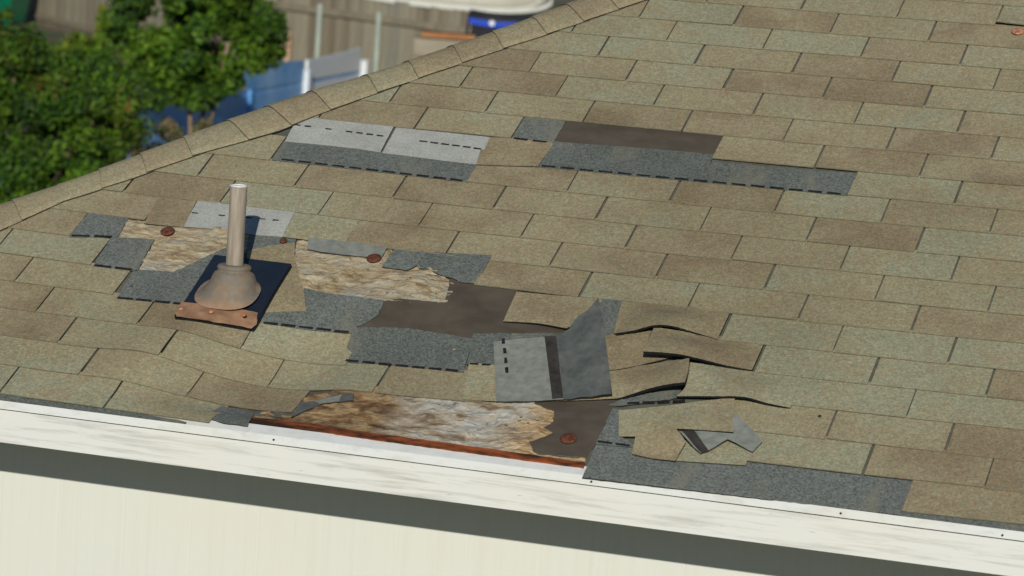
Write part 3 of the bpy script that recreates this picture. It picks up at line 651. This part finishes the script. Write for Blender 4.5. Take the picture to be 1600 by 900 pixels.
# ================================================================== VENT PIPE
vp = empty('vent_pipe', rw(-1.2331, .5876, 0), 'grey plumbing vent pipe with rusty cone flashing standing in the damaged roof', 'vent pipe')
M_PIPE = simple('galvanised_pipe', (.26, .215, .165), (.42, .35, .28), 14, .7, stretch=(6, 6, .7), det=8, metal=0, spec=.3)
M_RIM = simple('cut_rim', (.7, .7, .7), (.85, .85, .85), 10, .3)
def cone_mat():
    m, t, b = mat('weathered_flashing'); tc = N(t, 'ShaderNodeTexCoord').outputs['Object']
    f = noise_n(t, 11, 8, .7, tc, None, .8); g = noise_n(t, 45, 5, .6, tc)
    c = ramp(t, f, [(.32, (.27, .165, .10)), (.46, (.22, .17, .12)), (.56, (.185, .165, .135)), (.68, (.25, .225, .18))])
    sx = N(t, 'ShaderNodeSeparateXYZ'); t.links.new(tc, sx.inputs[0])
    c = mix(t, c, (.44, .24, .135), mm(t, sx.outputs[2], .262, .232, 0, .75))
    c = mix(t, c, ramp(t, g, [(.3, (.38,) * 3), (.7, (.64,) * 3)]), .6, 'OVERLAY')
    t.links.new(c, b.inputs['Base Color']); b.inputs['Roughness'].default_value = .7; bump(t, b, g, .3, .002); return m
M_CONE = cone_mat()
M_NAVY = simple('dark_flashing', (.012, .018, .032), (.018, .026, .042), 9, .35, det=4, spec=.5)
M_FRUST = simple('rusted_flashing', (.22, .12, .07), (.44, .25, .145), 18, .75, det=6)
base = rw(-1.2331, .5876, 0)
prof = [(.0255, .30), (.0255, -.02)]
m = MB()
rings = [[base + Vector((r * math.cos(a), r * math.sin(a), z)) for a in [2 * math.pi * i / 28 for i in range(28)]] for r, z in ((.0240, .02), (.0243, .10), (.0236, .2), (.0238, .3035), (.0212, .3045), (.0212, .20))]
m.loft(rings, cap=False); m.build('pipe', M_PIPE, vp, True)
m = MB(); m.loft([[base + Vector((r * math.cos(a), r * math.sin(a), z)) for a in [2 * math.pi * i / 28 for i in range(28)]] for r, z in ((.0242, .302), (.0242, .3055), (.0208, .3055), (.0208, .302))], cap=False); m.build('pipe_rim', M_RIM, vp, True)
# cone: from an oval on the sloping plate to a level collar round the pipe
n = 40; rings = []
def ring_roof(rx, ry, cx, cy, h): return [rw(cx + rx * math.cos(a), cy + ry * math.sin(a), h) for a in [2 * math.pi * i / n for i in range(n)]]
def ring_sq(rx, ry, cx, cy, h):
    f = lambda q: abs(q) ** .78 * (1 if q > 0 else -1)
    return [rw(cx + rx * f(math.cos(a)), cy + ry * f(math.sin(a)), h) for a in [2 * math.pi * i / n for i in range(n)]]
def ring_lvl(r, z): return [base + Vector((r * math.cos(a), r * math.sin(a), z)) for a in [2 * math.pi * i / n for i in range(n)]]
A = ring_sq(.090, .080, -1.2396, .570, .0155); B = ring_lvl(.061, .048)
rings.append(A)
for t, e in ((.12, .07), (.3, .27), (.5, .50), (.68, .72), (.84, .88)):
    rings.append([a + (b - a) * e + Vector((0, 0, (t - e) * .03 - .010 * math.sin(t * math.pi) * (1 if a.y < base.y else .3))) for a, b in zip(A, B)])
rings += [B, ring_lvl(.0575, .056), ring_lvl(.054, .062), ring_lvl(.046, .0665), ring_lvl(.0445, .069), ring_lvl(.0475, .073), ring_lvl(.0475, .078), ring_lvl(.043, .083), ring_lvl(.030, .085), ring_lvl(.0245, .083)]
m = MB(); m.loft(rings, cap=False); m.build('cone_flashing', M_CONE, vp, True)
pl = P['plate']
def vsheet(name, pts, mats, th, label=None, **kw):
    return sheet(name, pts, mats, vp, th, label=label, **kw)
vsheet('flashing_plate', [(x, y, .012) for x, y, h in pl], [M_NAVY, M_BLACK], .0018, cell=.06)
shade_pts = [(x + (.004 if x > -1.18 else -.001), y - .006, .0095) for x, y, h in pl]
vsheet('plate_gap_shade', shade_pts, [M_BLACK, M_BLACK], .008, cell=.06)  # black sheet added as the shadow line under the raised plate edge
pr_ = [(x, y, .0150) for x, y, h in P['plate_rust']]
vsheet('front_flange', pr_, [M_FRUST, M_BLACK], .002, cell=.02, jag=.004, rough=.0015)
for x, y in ((-1.3393, .4695), (-1.2504, .473), (-1.1549, .478)):
    b = MB(); b.loft([[rw(x + r * math.cos(a), y + r * math.sin(a), z) for a in [2 * math.pi * i / 10 for i in range(10)]] for r, z in ((.0065, .0135), (.006, .0180), (.003, .0192), (.001, .0192))]); b.build('screw', M_NAIL_L, vp, True)

# ================================================================== TORN PIECES LYING ON THE ROOF
ts = empty('torn_shingle', rw(-.249, .44, .01), 'large torn shingle flipped over, grey back up with dark band and raised pointed corner', 'torn shingle')
sheet('flipped_back', P['flap_back'], [M_BACK, M_EDGE], ts, .003, None, .03)
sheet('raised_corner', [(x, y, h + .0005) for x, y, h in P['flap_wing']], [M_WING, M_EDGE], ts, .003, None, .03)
sheet('sealant_band', [(x, y, h + .004) for x, y, h in P['flap_band']], [M_BAND, M_BAND], ts, .0015, None, .04)
dash('fl', .009, .0072).build('sealant_dashes', M_SEAL, ts)
t2 = empty('torn_shingle', rw(.203, .185, .01), 'small folded scrap of shingle, tan in front and grey behind, near the eave', 'torn shingle')
sheet('granule_face', P['scrap_face'], [M_SH, M_EDGE], t2, .003, None, .03)
sheet('flipped_back', P['scrap_back'], [M_BACK, M_EDGE], t2, .003, None, .03)
sheet('sealant_band', [(x, y, h + .001) for x, y, h in P['scrap_band']], [M_BAND, M_BAND], t2, .0015, None, .04)

# ================================================================== YARD BEHIND
def ground():
    m, t, b = mat('yard_ground'); f = noise_n(t, .5, 6, .65); g = noise_n(t, 5, 4, .6)
    c = ramp(t, f, [(.40, (.20, .15, .09)), (.50, (.15, .125, .07)), (.62, (.06, .09, .03))])
    c = mix(t, c, ramp(t, g, [(.3, (.35,) * 3), (.7, (.62,) * 3)]), .7, 'OVERLAY'); t.links.new(c, b.inputs['Base Color']); b.inputs['Roughness'].default_value = 1; return m
m = MB(); m.add([(-700, -500, GROUND), (700, -500, GROUND), (700, 900, GROUND), (-700, 900, GROUND)], [(0, 1, 2, 3)])
tag(m.build('ground', ground()), kind='structure')

# board fences
def plankmat():
    m, t, b = mat('weathered_boards'); oi = N(t, 'ShaderNodeObjectInfo'); tc = N(t, 'ShaderNodeTexCoord').outputs['Object']
    f = noise_n(t, 3, 6, .7, tc, (6, 6, .6), .2)
    lo = noise_n(t, .9, 3, .6, tc)
    c = ramp(t, oi.outputs['Random'], [(0, (.20, .16, .11)), (.35, (.29, .25, .175)), (.7, (.33, .29, .205)), (1, (.25, .235, .185))])
    c = mix(t, c, ramp(t, f, [(.3, (.34,) * 3), (.7, (.66,) * 3)]), .8, 'OVERLAY')
    c = mix(t, c, (.10, .07, .045), mm(t, lo, .56, .75, 0, .6))
    t.links.new(c, b.inputs['Base Color']); b.inputs['Roughness'].default_value = .95; return m
M_PLANK = plankmat()
M_POST = simple('galvanised_post', (.33, .38, .32), (.42, .47, .40), 5, .5)
def board_fence(A, B, H, name, label, posts, post_h, railz, extra=None):
    A = Vector(A); B = Vector(B); d = (B - A); L = d.length; d.normalize(); ang = math.atan2(d.y, d.x)
    nrm = Vector((d.y, -d.x, 0))
    if nrm.y > 0: nrm = -nrm
    root = empty(name, A, label, 'fence', 'weathered board fences round the yard')
    me0 = None; n = int(L / .145); rr = random.Random(int(L * 10))
    for i in range(n):
        w = .138
        if me0 is None:
            b = MB(); b.box((0, 0, H / 2), (w, .018, H)); me0 = mesh_from(b.v, b.f, b.m, 'plank')
            b0 = [Vector(v) for v in b.v]
            me0.materials.append(M_PLANK)
        o = bpy.data.objects.new('plank', me0); COL.objects.link(o); o.parent = root
        o.location = d * (i * .145 + .07) + nrm * rr.uniform(-.006, .006) + Vector((0, 0, rr.uniform(-.03, .03)))
        o.rotation_euler = (0, rr.uniform(-.006, .006), ang)
    for z in railz:
        b = MB(); b.box(A + d * L / 2 + nrm * .035 + Vector((0, 0, z)), (L, .045, .09), Matrix.Rotation(ang, 3, 'Z')); b.build('rail', M_PLANK, root)
    for s in posts:
        b = MB(); c = A + d * s + nrm * .09; b.tube([c, c + Vector((0, 0, post_h))], .04, 10); b.build('post', M_POST, root, True)
    return root
board_fence((-15.2, 35.16, GROUND), (-5.0, 29.68, GROUND), 1.58, 'board_fence', 'weathered board fence with pale round posts and a rail, right of the tree', (1.62, 2.84), 1.44, (1.34, .35))
board_fence((-26.0, 47.6, GROUND), (-15.3, 36.9, GROUND), 1.75, 'board_fence', 'brown board fence meeting bare soil, between the left shrubs and the tree', (), 1.6, (.12,))

# pale blue panel fence with a swooping top
M_PANEL_SHADE = simple('panel_shaded_blue', (.13, .36, .72), (.32, .54, .82), 1.6, .5, det=5)  # tree shade on the pale panels put into this deeper blue
M_PANEL_SUN = simple('panel_sunlit_white', (.74, .78, .82), (.80, .83, .86), 1.5, .5)  # sunlit copy of the same panels, sunlight put into the near-white colour
M_VIN = simple('white_post', (.78, .8, .82), (.82, .82, .82), 3, .4)
bf = empty('panel_fence', (-12.45, 28.5, GROUND), 'pale blue panel fence, coloured as shaded at left and sunlit at right, with a top that sweeps up at its right end', 'fence')
BX = lambda y: -12.407 - (y - 28.55) * .0353
def bf_panel(y0, y1, topf, zb, name, m, th=.04):
    b = MB(); n = max(2, int((y1 - y0) / .15)); rings = []
    for i in range(n + 1):
        y = y0 + (y1 - y0) * i / n; z1 = topf(y); z0 = zb; x = BX(y)
        rings.append([Vector((x - th / 2, y, z0)), Vector((x + th / 2, y, z0)), Vector((x + th / 2, y, z1)), Vector((x - th / 2, y, z1))])
    b.loft(rings); b.build(name, m, bf)
sweep = lambda y: -1.615 + max(0, y - 30.6) ** 2 * .012
bf_panel(24.6, 30.25, lambda y: -1.60 + .02 * math.sin(y * 2), -1.87, 'upper_panel', M_PANEL_SHADE)
bf_panel(30.42, 32.53, sweep, -1.87, 'upper_panel', M_PANEL_SUN)
for a, b_ in ((24.6, 26.4), (26.45, 28.28), (28.35, 30.25)): bf_panel(a, b_, lambda y: -1.92, GROUND, 'lower_panel', M_PANEL_SHADE)
bf_panel(30.42, 32.53, lambda y: -1.92, GROUND, 'lower_panel', M_PANEL_SUN)
bf_panel(24.6, 32.53, lambda y: -1.87, -1.92, 'rail', M_PANEL_SHADE, th=.02)
for y, mt, r, zt in ((30.34, M_PANEL_SUN, .055, -1.75), (32.66, M_VIN, .062, -1.76), (28.31, M_PANEL_SHADE, .025, -1.88), (26.42, M_PANEL_SHADE, .03, -1.88)):
    b = MB(); b.box((BX(y) + .03, y, (GROUND + zt) / 2), (r * 2, r * 2, zt - GROUND)); b.box((BX(y) + .03, y, zt + .012), (r * 2.3, r * 2.3, .024), taper=.6); b.build('post', mt, bf)
# peach stake by the tree
b = MB(); b.box((-13.15, 31.46, -2.02), (.07, .07, 1.15), Matrix.Rotation(.05, 3, 'Y')); b.box((-13.12, 31.46, -1.40), (.04, .04, .08), Matrix.Rotation(.05, 3, 'Y'), taper=.3)
tag(b.build('wooden_stake', simple('raw_stake', (.48, .30, .18), (.6, .4, .26), 4)), 'pale orange wooden stake standing between the tree and the board fence', 'stake')

# foliage -----------------------------------------------------------
def leafmat(name, c, trans=.14):
    m, t, b = mat(name); f = noise_n(t, 2.3, 3, .6)
    col = ramp(t, f, [(.3, tuple(x * .6 for x in c)), (.7, tuple(min(1, x * 1.35) for x in c))])
    t.links.new(col, b.inputs['Base Color']); b.inputs['Roughness'].default_value = .55; b.inputs['Specular IOR Level'].default_value = .25
    tr = N(t, 'ShaderNodeBsdfTranslucent'); t.links.new(col, tr.inputs[0]); mx = N(t, 'ShaderNodeMixShader'); mx.inputs[0].default_value = trans
    out = t.nodes['Material Output']; t.links.new(b.outputs[0], mx.inputs[1]); t.links.new(tr.outputs[0], mx.inputs[2]); t.links.new(mx.outputs[0], out.inputs[0])
    return m
L_BRIGHT = leafmat('leaf_bright', (.13, .23, .015)); L_MID = leafmat('leaf_mid', (.07, .15, .012)); L_DARK = leafmat('leaf_dark', (.03, .075, .012))
L_OLIVE = leafmat('leaf_olive', (.11, .13, .02)); L_RED = leafmat('leaf_orange', (.34, .08, .02)); L_YEL = leafmat('leaf_yellow', (.26, .30, .03)); L_DRY = leafmat('leaf_dry', (.20, .15, .09))
M_BARK = simple('bark', (.19, .125, .075), (.30, .215, .14), 6, .95, stretch=(3, 3, .6))
M_BARKD = simple('bark_dark', (.05, .035, .025), (.11, .08, .055), 6, .95)

def crown(name, clumps, nleaf, size, mats, weights, parent, seed):
    rr = random.Random(seed); vs = []; fs = []; mi = []
    tot = sum(c[1] ** 2 for c in clumps)
    for (c, rad) in clumps:
        n = int(nleaf * rad * rad / tot); tint = rr.random()
        for _ in range(n):
            while True:
                d = Vector((rr.gauss(0, 1), rr.gauss(0, 1), rr.gauss(0, 1)))
                if d.length > .1: break
            d.normalize(); rad_ = rad * (rr.random() ** .4) * (1 + .3 * noise.noise(d * 2 + Vector(c)))
            p = Vector(c) + Vector((d.x, d.y, d.z * .85)) * rad_
            nn = (d * .8 + Vector((rr.gauss(0, .6), rr.gauss(0, .6), rr.gauss(.25, .6)))).normalized()
            a = nn.orthogonal().normalized(); ang = rr.uniform(0, 6.28); a = Matrix.Rotation(ang, 3, nn) @ a; b = nn.cross(a)
            s = size * rr.uniform(.6, 1.35); k = len(vs)
            vs += [p - a * s, p + b * s * .48 + nn * s * .12, p + a * s, p - b * s * .48 + nn * s * .12]
            fs.append((k, k + 1, k + 2, k + 3))
            x = rr.random() * .6 + tint * .4; acc = 0; mm_ = len(mats) - 1
            for q, w in enumerate(weights):
                acc += w
                if x <= acc: mm_ = q; break
            mi.append(mm_)
    return link(name, mesh_from(vs, fs, mi, name), mats, parent)

def clumpset(center, dims, n, r0, r1, seed, flat=0):
    rr = random.Random(seed); out = []
    for _ in range(n):
        while True:
            p = Vector((rr.uniform(-1, 1), rr.uniform(-1, 1), rr.uniform(-1, 1)))
            if .3 < p.length < 1: break
        out.append(((center[0] + p.x * dims[0], center[1] + p.y * dims[1], center[2] + p.z * dims[2]), rr.uniform(r0, r1)))
    return out
# the round tree with several pale stems
tr = empty('leafy_tree', (-10.6, 22.7, GROUND), 'bright green round crowned tree with pale stems, in front of the blue panel fence', 'tree')
cl = clumpset((-10.78, 22.75, -.76), (.86, .72, .84), 74, .12, .25, 11) + clumpset((-10.72, 22.7, -1.32), (.55, .4, .22), 16, .1, .2, 12)
crown('crown', cl, 20000, .040, [L_DARK, L_MID, L_BRIGHT, L_YEL], [.34, .34, .27, .05], tr, 5)
for dx, dy, tx in ((-.09, 0, -.12), (.0, .05, .05), (.09, -.05, .16)):
    b = MB(); pts = [(-10.64 + dx + tx * s * s * 1.1 + .02 * math.sin(s * 7 + dx * 20), 22.7 + dy, GROUND + 1.75 * s) for s in [i / 7 for i in range(8)]]
    b.tube(pts, [.034 - .016 * i / 7 for i in range(8)], 8)
    for k in (4, 5, 6):
        p = Vector(pts[k]); q = p + Vector((random.uniform(-.5, .5), random.uniform(-.3, .3), random.uniform(.2, .5))); b.tube([p, (p + q) / 2 + Vector((0, 0, .04)), q], [.015, .011, .006], 6)
    b.build('stem', M_BARK, tr, True)

def shrub(name, label, c, dims, n, r0, r1, leaves, mats, wts, seed, size=.03, stem=True, cat='shrub'):
    o = empty(name, (c[0], c[1], GROUND), label, cat, 'shrubs massed in the yard behind the hip')
    crown('foliage', clumpset(c, dims, n, r0, r1, seed), leaves, size, mats, wts, o, seed)
    rr = random.Random(seed); b = MB()
    for k in range(6):
        e = Vector(c) + Vector((rr.uniform(-.7, .7) * dims[0], rr.uniform(-.7, .7) * dims[1], rr.uniform(-.2, .5) * dims[2])); s0 = Vector((c[0] + rr.uniform(-.15, .15), c[1] + rr.uniform(-.15, .15), GROUND))
        b.tube([s0, s0.lerp(e, .5) + Vector((rr.uniform(-.1, .1), 0, .1)), e], [.028, .02, .008], 6)
    b.build('stem', M_BARK if seed % 2 else M_BARKD, o, True)
    return o
GR = [L_DARK, L_MID, L_BRIGHT, L_OLIVE, L_RED]
shrub('leafy_shrub', 'tall shrub with orange tinged leaves in the far left corner, below the green bin', (-10.95, 18.75, -.93), (.42, .38, .52), 42, .09, .18, 6500, GR, [.40, .22, .08, .24, .06], 21)
shrub('leafy_shrub', 'dense green shrub behind the left end of the roof hip', (-10.5, 18.3, -1.62), (.78, .45, .62), 66, .10, .2, 13000, GR, [.42, .32, .15, .10, .01], 22)
shrub('leafy_shrub', 'olive shrub with orange flower tips left of the tree', (-9.98, 18.8, -1.25), (.50, .38, .42), 46, .08, .17, 9500, GR, [.34, .20, .12, .28, .06], 23, .028)
shrub('leafy_shrub', 'low bright green shrub close to the roof hip, below the orange flowered one', (-10.05, 18.2, -1.9), (.4, .3, .26), 22, .08, .16, 4800, GR, [.25, .4, .33, .02, 0], 24)
shrub('leafy_shrub', 'broad dark shrub in front of the brown board fence', (-10.95, 20.4, -1.30), (.80, .38, .38), 48, .09, .18, 9500, GR, [.42, .26, .14, .16, .02], 25)
shrub('leafy_shrub', 'thin grey brown shrub under the left side of the tree', (-9.95, 20.6, -1.72), (.36, .3, .3), 18, .06, .14, 1600, [L_DRY, L_OLIVE, L_DARK], [.5, .3, .2], 27, .026)
shrub('dry_bush', 'dry brown bush with bare stems at the foot of the tree', (-9.45, 18.95, -1.72), (.36, .3, .2), 18, .06, .13, 1700, [L_DRY, L_OLIVE, L_DARK], [.6, .2, .2], 29, .024, cat='bush')
shrub('leafy_shrub', 'low yellow green shrub nearest the soil strip before the brown fence', (-15.5, 30.6, -1.95), (1.0, .6, .34), 40, .12, .22, 6500, [L_MID, L_BRIGHT, L_OLIVE, L_YEL], [.35, .3, .25, .1], 33, .045)
# yellow green sapling in front of the left fence
sp = empty('sapling', (-18.8, 38.1, GROUND), 'yellow green young sapling standing by the brown board fence', 'tree')
crown('crown', [((-18.8, 38.1, -2.3 + .13 * i), .15 - .015 * i) for i in range(5)], 900, .035, [L_YEL, L_BRIGHT], [.6, .4], sp, 31)
b = MB(); b.tube([(-18.8, 38.1, GROUND), (-18.8, 38.1, -1.8)], [.015, .008], 6); b.build('trunk', M_BARK, sp)
# ground cover along the fence
b = MB(); rr = random.Random(12)
for _ in range(3600):
    t = rr.random(); x = -18.4 + 4 * t + rr.gauss(0, .8); y = 36.2 - 4.6 * t + rr.gauss(0, 1.0); h = rr.uniform(.04, .16); a = rr.uniform(0, 3.14)
    dx, dy = .025 * math.cos(a), .025 * math.sin(a); lx, ly = rr.uniform(-.05, .05), rr.uniform(-.05, .05)
    b.add([(x - dx, y - dy, GROUND), (x + dx, y + dy, GROUND), (x + lx, y + ly, GROUND + h)], [(0, 1, 2)])
tag(b.build('weeds', L_MID), 'low green weeds growing on the soil before the brown fence', 'weeds', kind='stuff')

# green bin top left
M_BIN = simple('green_plastic', (.0, .13, .07), (.0, .19, .10), 1.5, .25, spec=.6)
GX, GY = -23.3, 43.55
OCT = ((-1, -.8), (-.7, -1), (.7, -1), (1, -.8), (1, .8), (.7, 1), (-.7, 1), (-1, .8))
gb = empty('garbage_bin', (GX, GY, GROUND), 'bright green plastic bin at the top left, behind the shrubs', 'bin')
b = MB(); b.loft([[Vector((GX + r * sx, GY + r * sy, z)) for sx, sy in OCT] for r, z in ((.36, GROUND), (.40, GROUND + .06), (.52, -1.72), (.55, -1.68), (.55, -1.62))]); b.build('body', M_BIN, gb)
b = MB(); b.loft([[Vector((GX + r * sx, GY + r * sy, z)) for sx, sy in OCT] for r, z in ((.58, -1.615), (.58, -1.55), (.45, -1.46), (.15, -1.42))]); b.build('lid', M_BIN, gb)
for sx in (-.3, .3):
    b = MB(); b.tube([(GX + sx - .03, GY - .42, GROUND + .08), (GX + sx + .03, GY - .42, GROUND + .08)], .08, 12); b.build('wheel', M_EDGE, gb, True)

# camp chair on a low platform, planter box
M_NET = simple('black_fabric', (.012, .013, .018), (.03, .03, .035), 4, .9)
M_BLU = simple('blue_trim', (.0, .05, .45), (.01, .07, .6), 3, .5)
M_ORG = simple('orange_wood', (.38, .16, .06), (.5, .25, .11), 2, .8)
M_PALE = simple('pale_boards', (.30, .26, .19), (.38, .33, .25), 3, .9, stretch=(1, 1, 4))
ax = Vector((.951, .302, 0)); ay = Vector((-.302, .951, 0)); cc = Vector((-10.34, 30.33, 0))
def cp(a, b_, z): return cc + ax * a + ay * b_ + Vector((0, 0, z))
AZ = Matrix.Rotation(math.atan2(.302, .951), 3, 'Z')
pf = empty('platform', cp(.4, -.1, GROUND), 'raised wooden platform under the camp chair beyond the roof hip', 'platform')
b = MB(); b.box(cp(.5, .0, -2.23), (1.5, .9, .70), AZ); b.build('deck_frame', M_PALE, pf)
for k in range(6):
    b = MB(); b.box(cp(.5, -.38 + k * .15, -1.86), (1.6, .135, .035), AZ); b.build('board', M_PALE, pf)
ch = empty('camp_chair', cp(.37, 0, -1.84), 'black folding camp chair with bright blue band, beyond the roof hip', 'chair')
def quadbox(a0, a1, z0, z1, d0, d1, name, m, sagz=0):
    b = MB(); n = 6; rings = []
    for i in range(n + 1):
        t = i / n; a = a0 + (a1 - a0) * t; s = -sagz * math.sin(t * math.pi)
        rings.append([cp(a, d0, z0 + s), cp(a, d1, z0 + s), cp(a, d1, z1 + s), cp(a, d0, z1 + s)])
    b.loft(rings); b.build(name, m, ch)
quadbox(.0, .80, -.90, -.80, .02, .04, 'backrest', M_NET, .03)
quadbox(.0, .80, -.975, -.90, .005, .03, 'blue_band', M_BLU, .035)
quadbox(.03, .78, -1.34, -.97, .012, .03, 'net', M_NET, .02)
quadbox(.03, .78, -1.37, -1.34, -.42, .02, 'seat', M_NET, .02)
for a, d, s in ((.0, .03, -1), (.80, .03, 1), (.0, -.42, -1), (.80, -.42, 1)):
    b = MB(); b.tube([cp(a, d, -.84 if d > 0 else -1.18), cp(a + .02 * s, d, -1.1 if d > 0 else -1.3), cp(a + .07 * s, d, -1.84)], .018, 8); b.build('leg', M_NET, ch, True)
b = MB(); b.tube([cp(.28, .006, -.955), cp(.28, -.004, -.955)], .035, 12); b.build('emblem', M_VIN, ch)
pb = empty('planter_box', cp(-.35, .1, GROUND), 'pale wooden box with orange brown top left of the camp chair', 'box')
for k in range(6):
    b = MB(); b.box(cp(-.30, .12, GROUND + .12 + k * .235), (.72, .4, .22), AZ); b.build('board', M_PALE, pb)
b = MB(); b.box(cp(-.24, .12, -1.145), (.66, .44, .055), AZ); b.build('top_board', M_ORG, pb)

# white boat hull beyond the fence
M_HULL = simple('cream_hull', (.52, .49, .40), (.60, .57, .48), 2, .5, stretch=(1, 1, .5))
M_RIMW = simple('white_rim', (.66, .66, .60), (.74, .74, .68), 3, .4)
bt = empty('boat', (-17.2, 49.5, GROUND), 'cream boat hull with rounded white rim, beyond the board fence', 'boat')
e1 = ax; e3 = Vector((0, 0, 1)); e2 = ay; bc = Vector((-17.3, 49.1, -1.55))
def hullring(s, off):
    pts = []
    for k in range(33):
        a = 2 * math.pi * k / 32; x = math.cos(a); z = math.sin(a)
        pts.append(bc + e1 * (2.32 * s * (abs(x) ** .75) * (1 if x > 0 else -1)) + e3 * (.46 * s * (abs(z) ** .8) * (1 if z > 0 else -1) - .14 * x) + e2 * off)
    return pts[:-1]
b = MB(); b.loft([hullring(.55, .02), hullring(.93, .0), hullring(.98, .2), hullring(.8, .8), hullring(.3, 1.2)]); b.build('hull', M_HULL, bt, True)
for s, off, r in ((.99, -.03, .04), (.90, -.05, .028)):
    rg = hullring(s, off); rg.append(rg[0]); b = MB(); b.tube(rg, r, 8); b.build('gunwale', M_RIMW, bt, True)
b = MB()
for s in (-1.3, .8): b.box(bc + e1 * s + Vector((0, .4, -.72)), (.1, .6, .66))
b.build('trailer_stand', M_EDGE, bt)
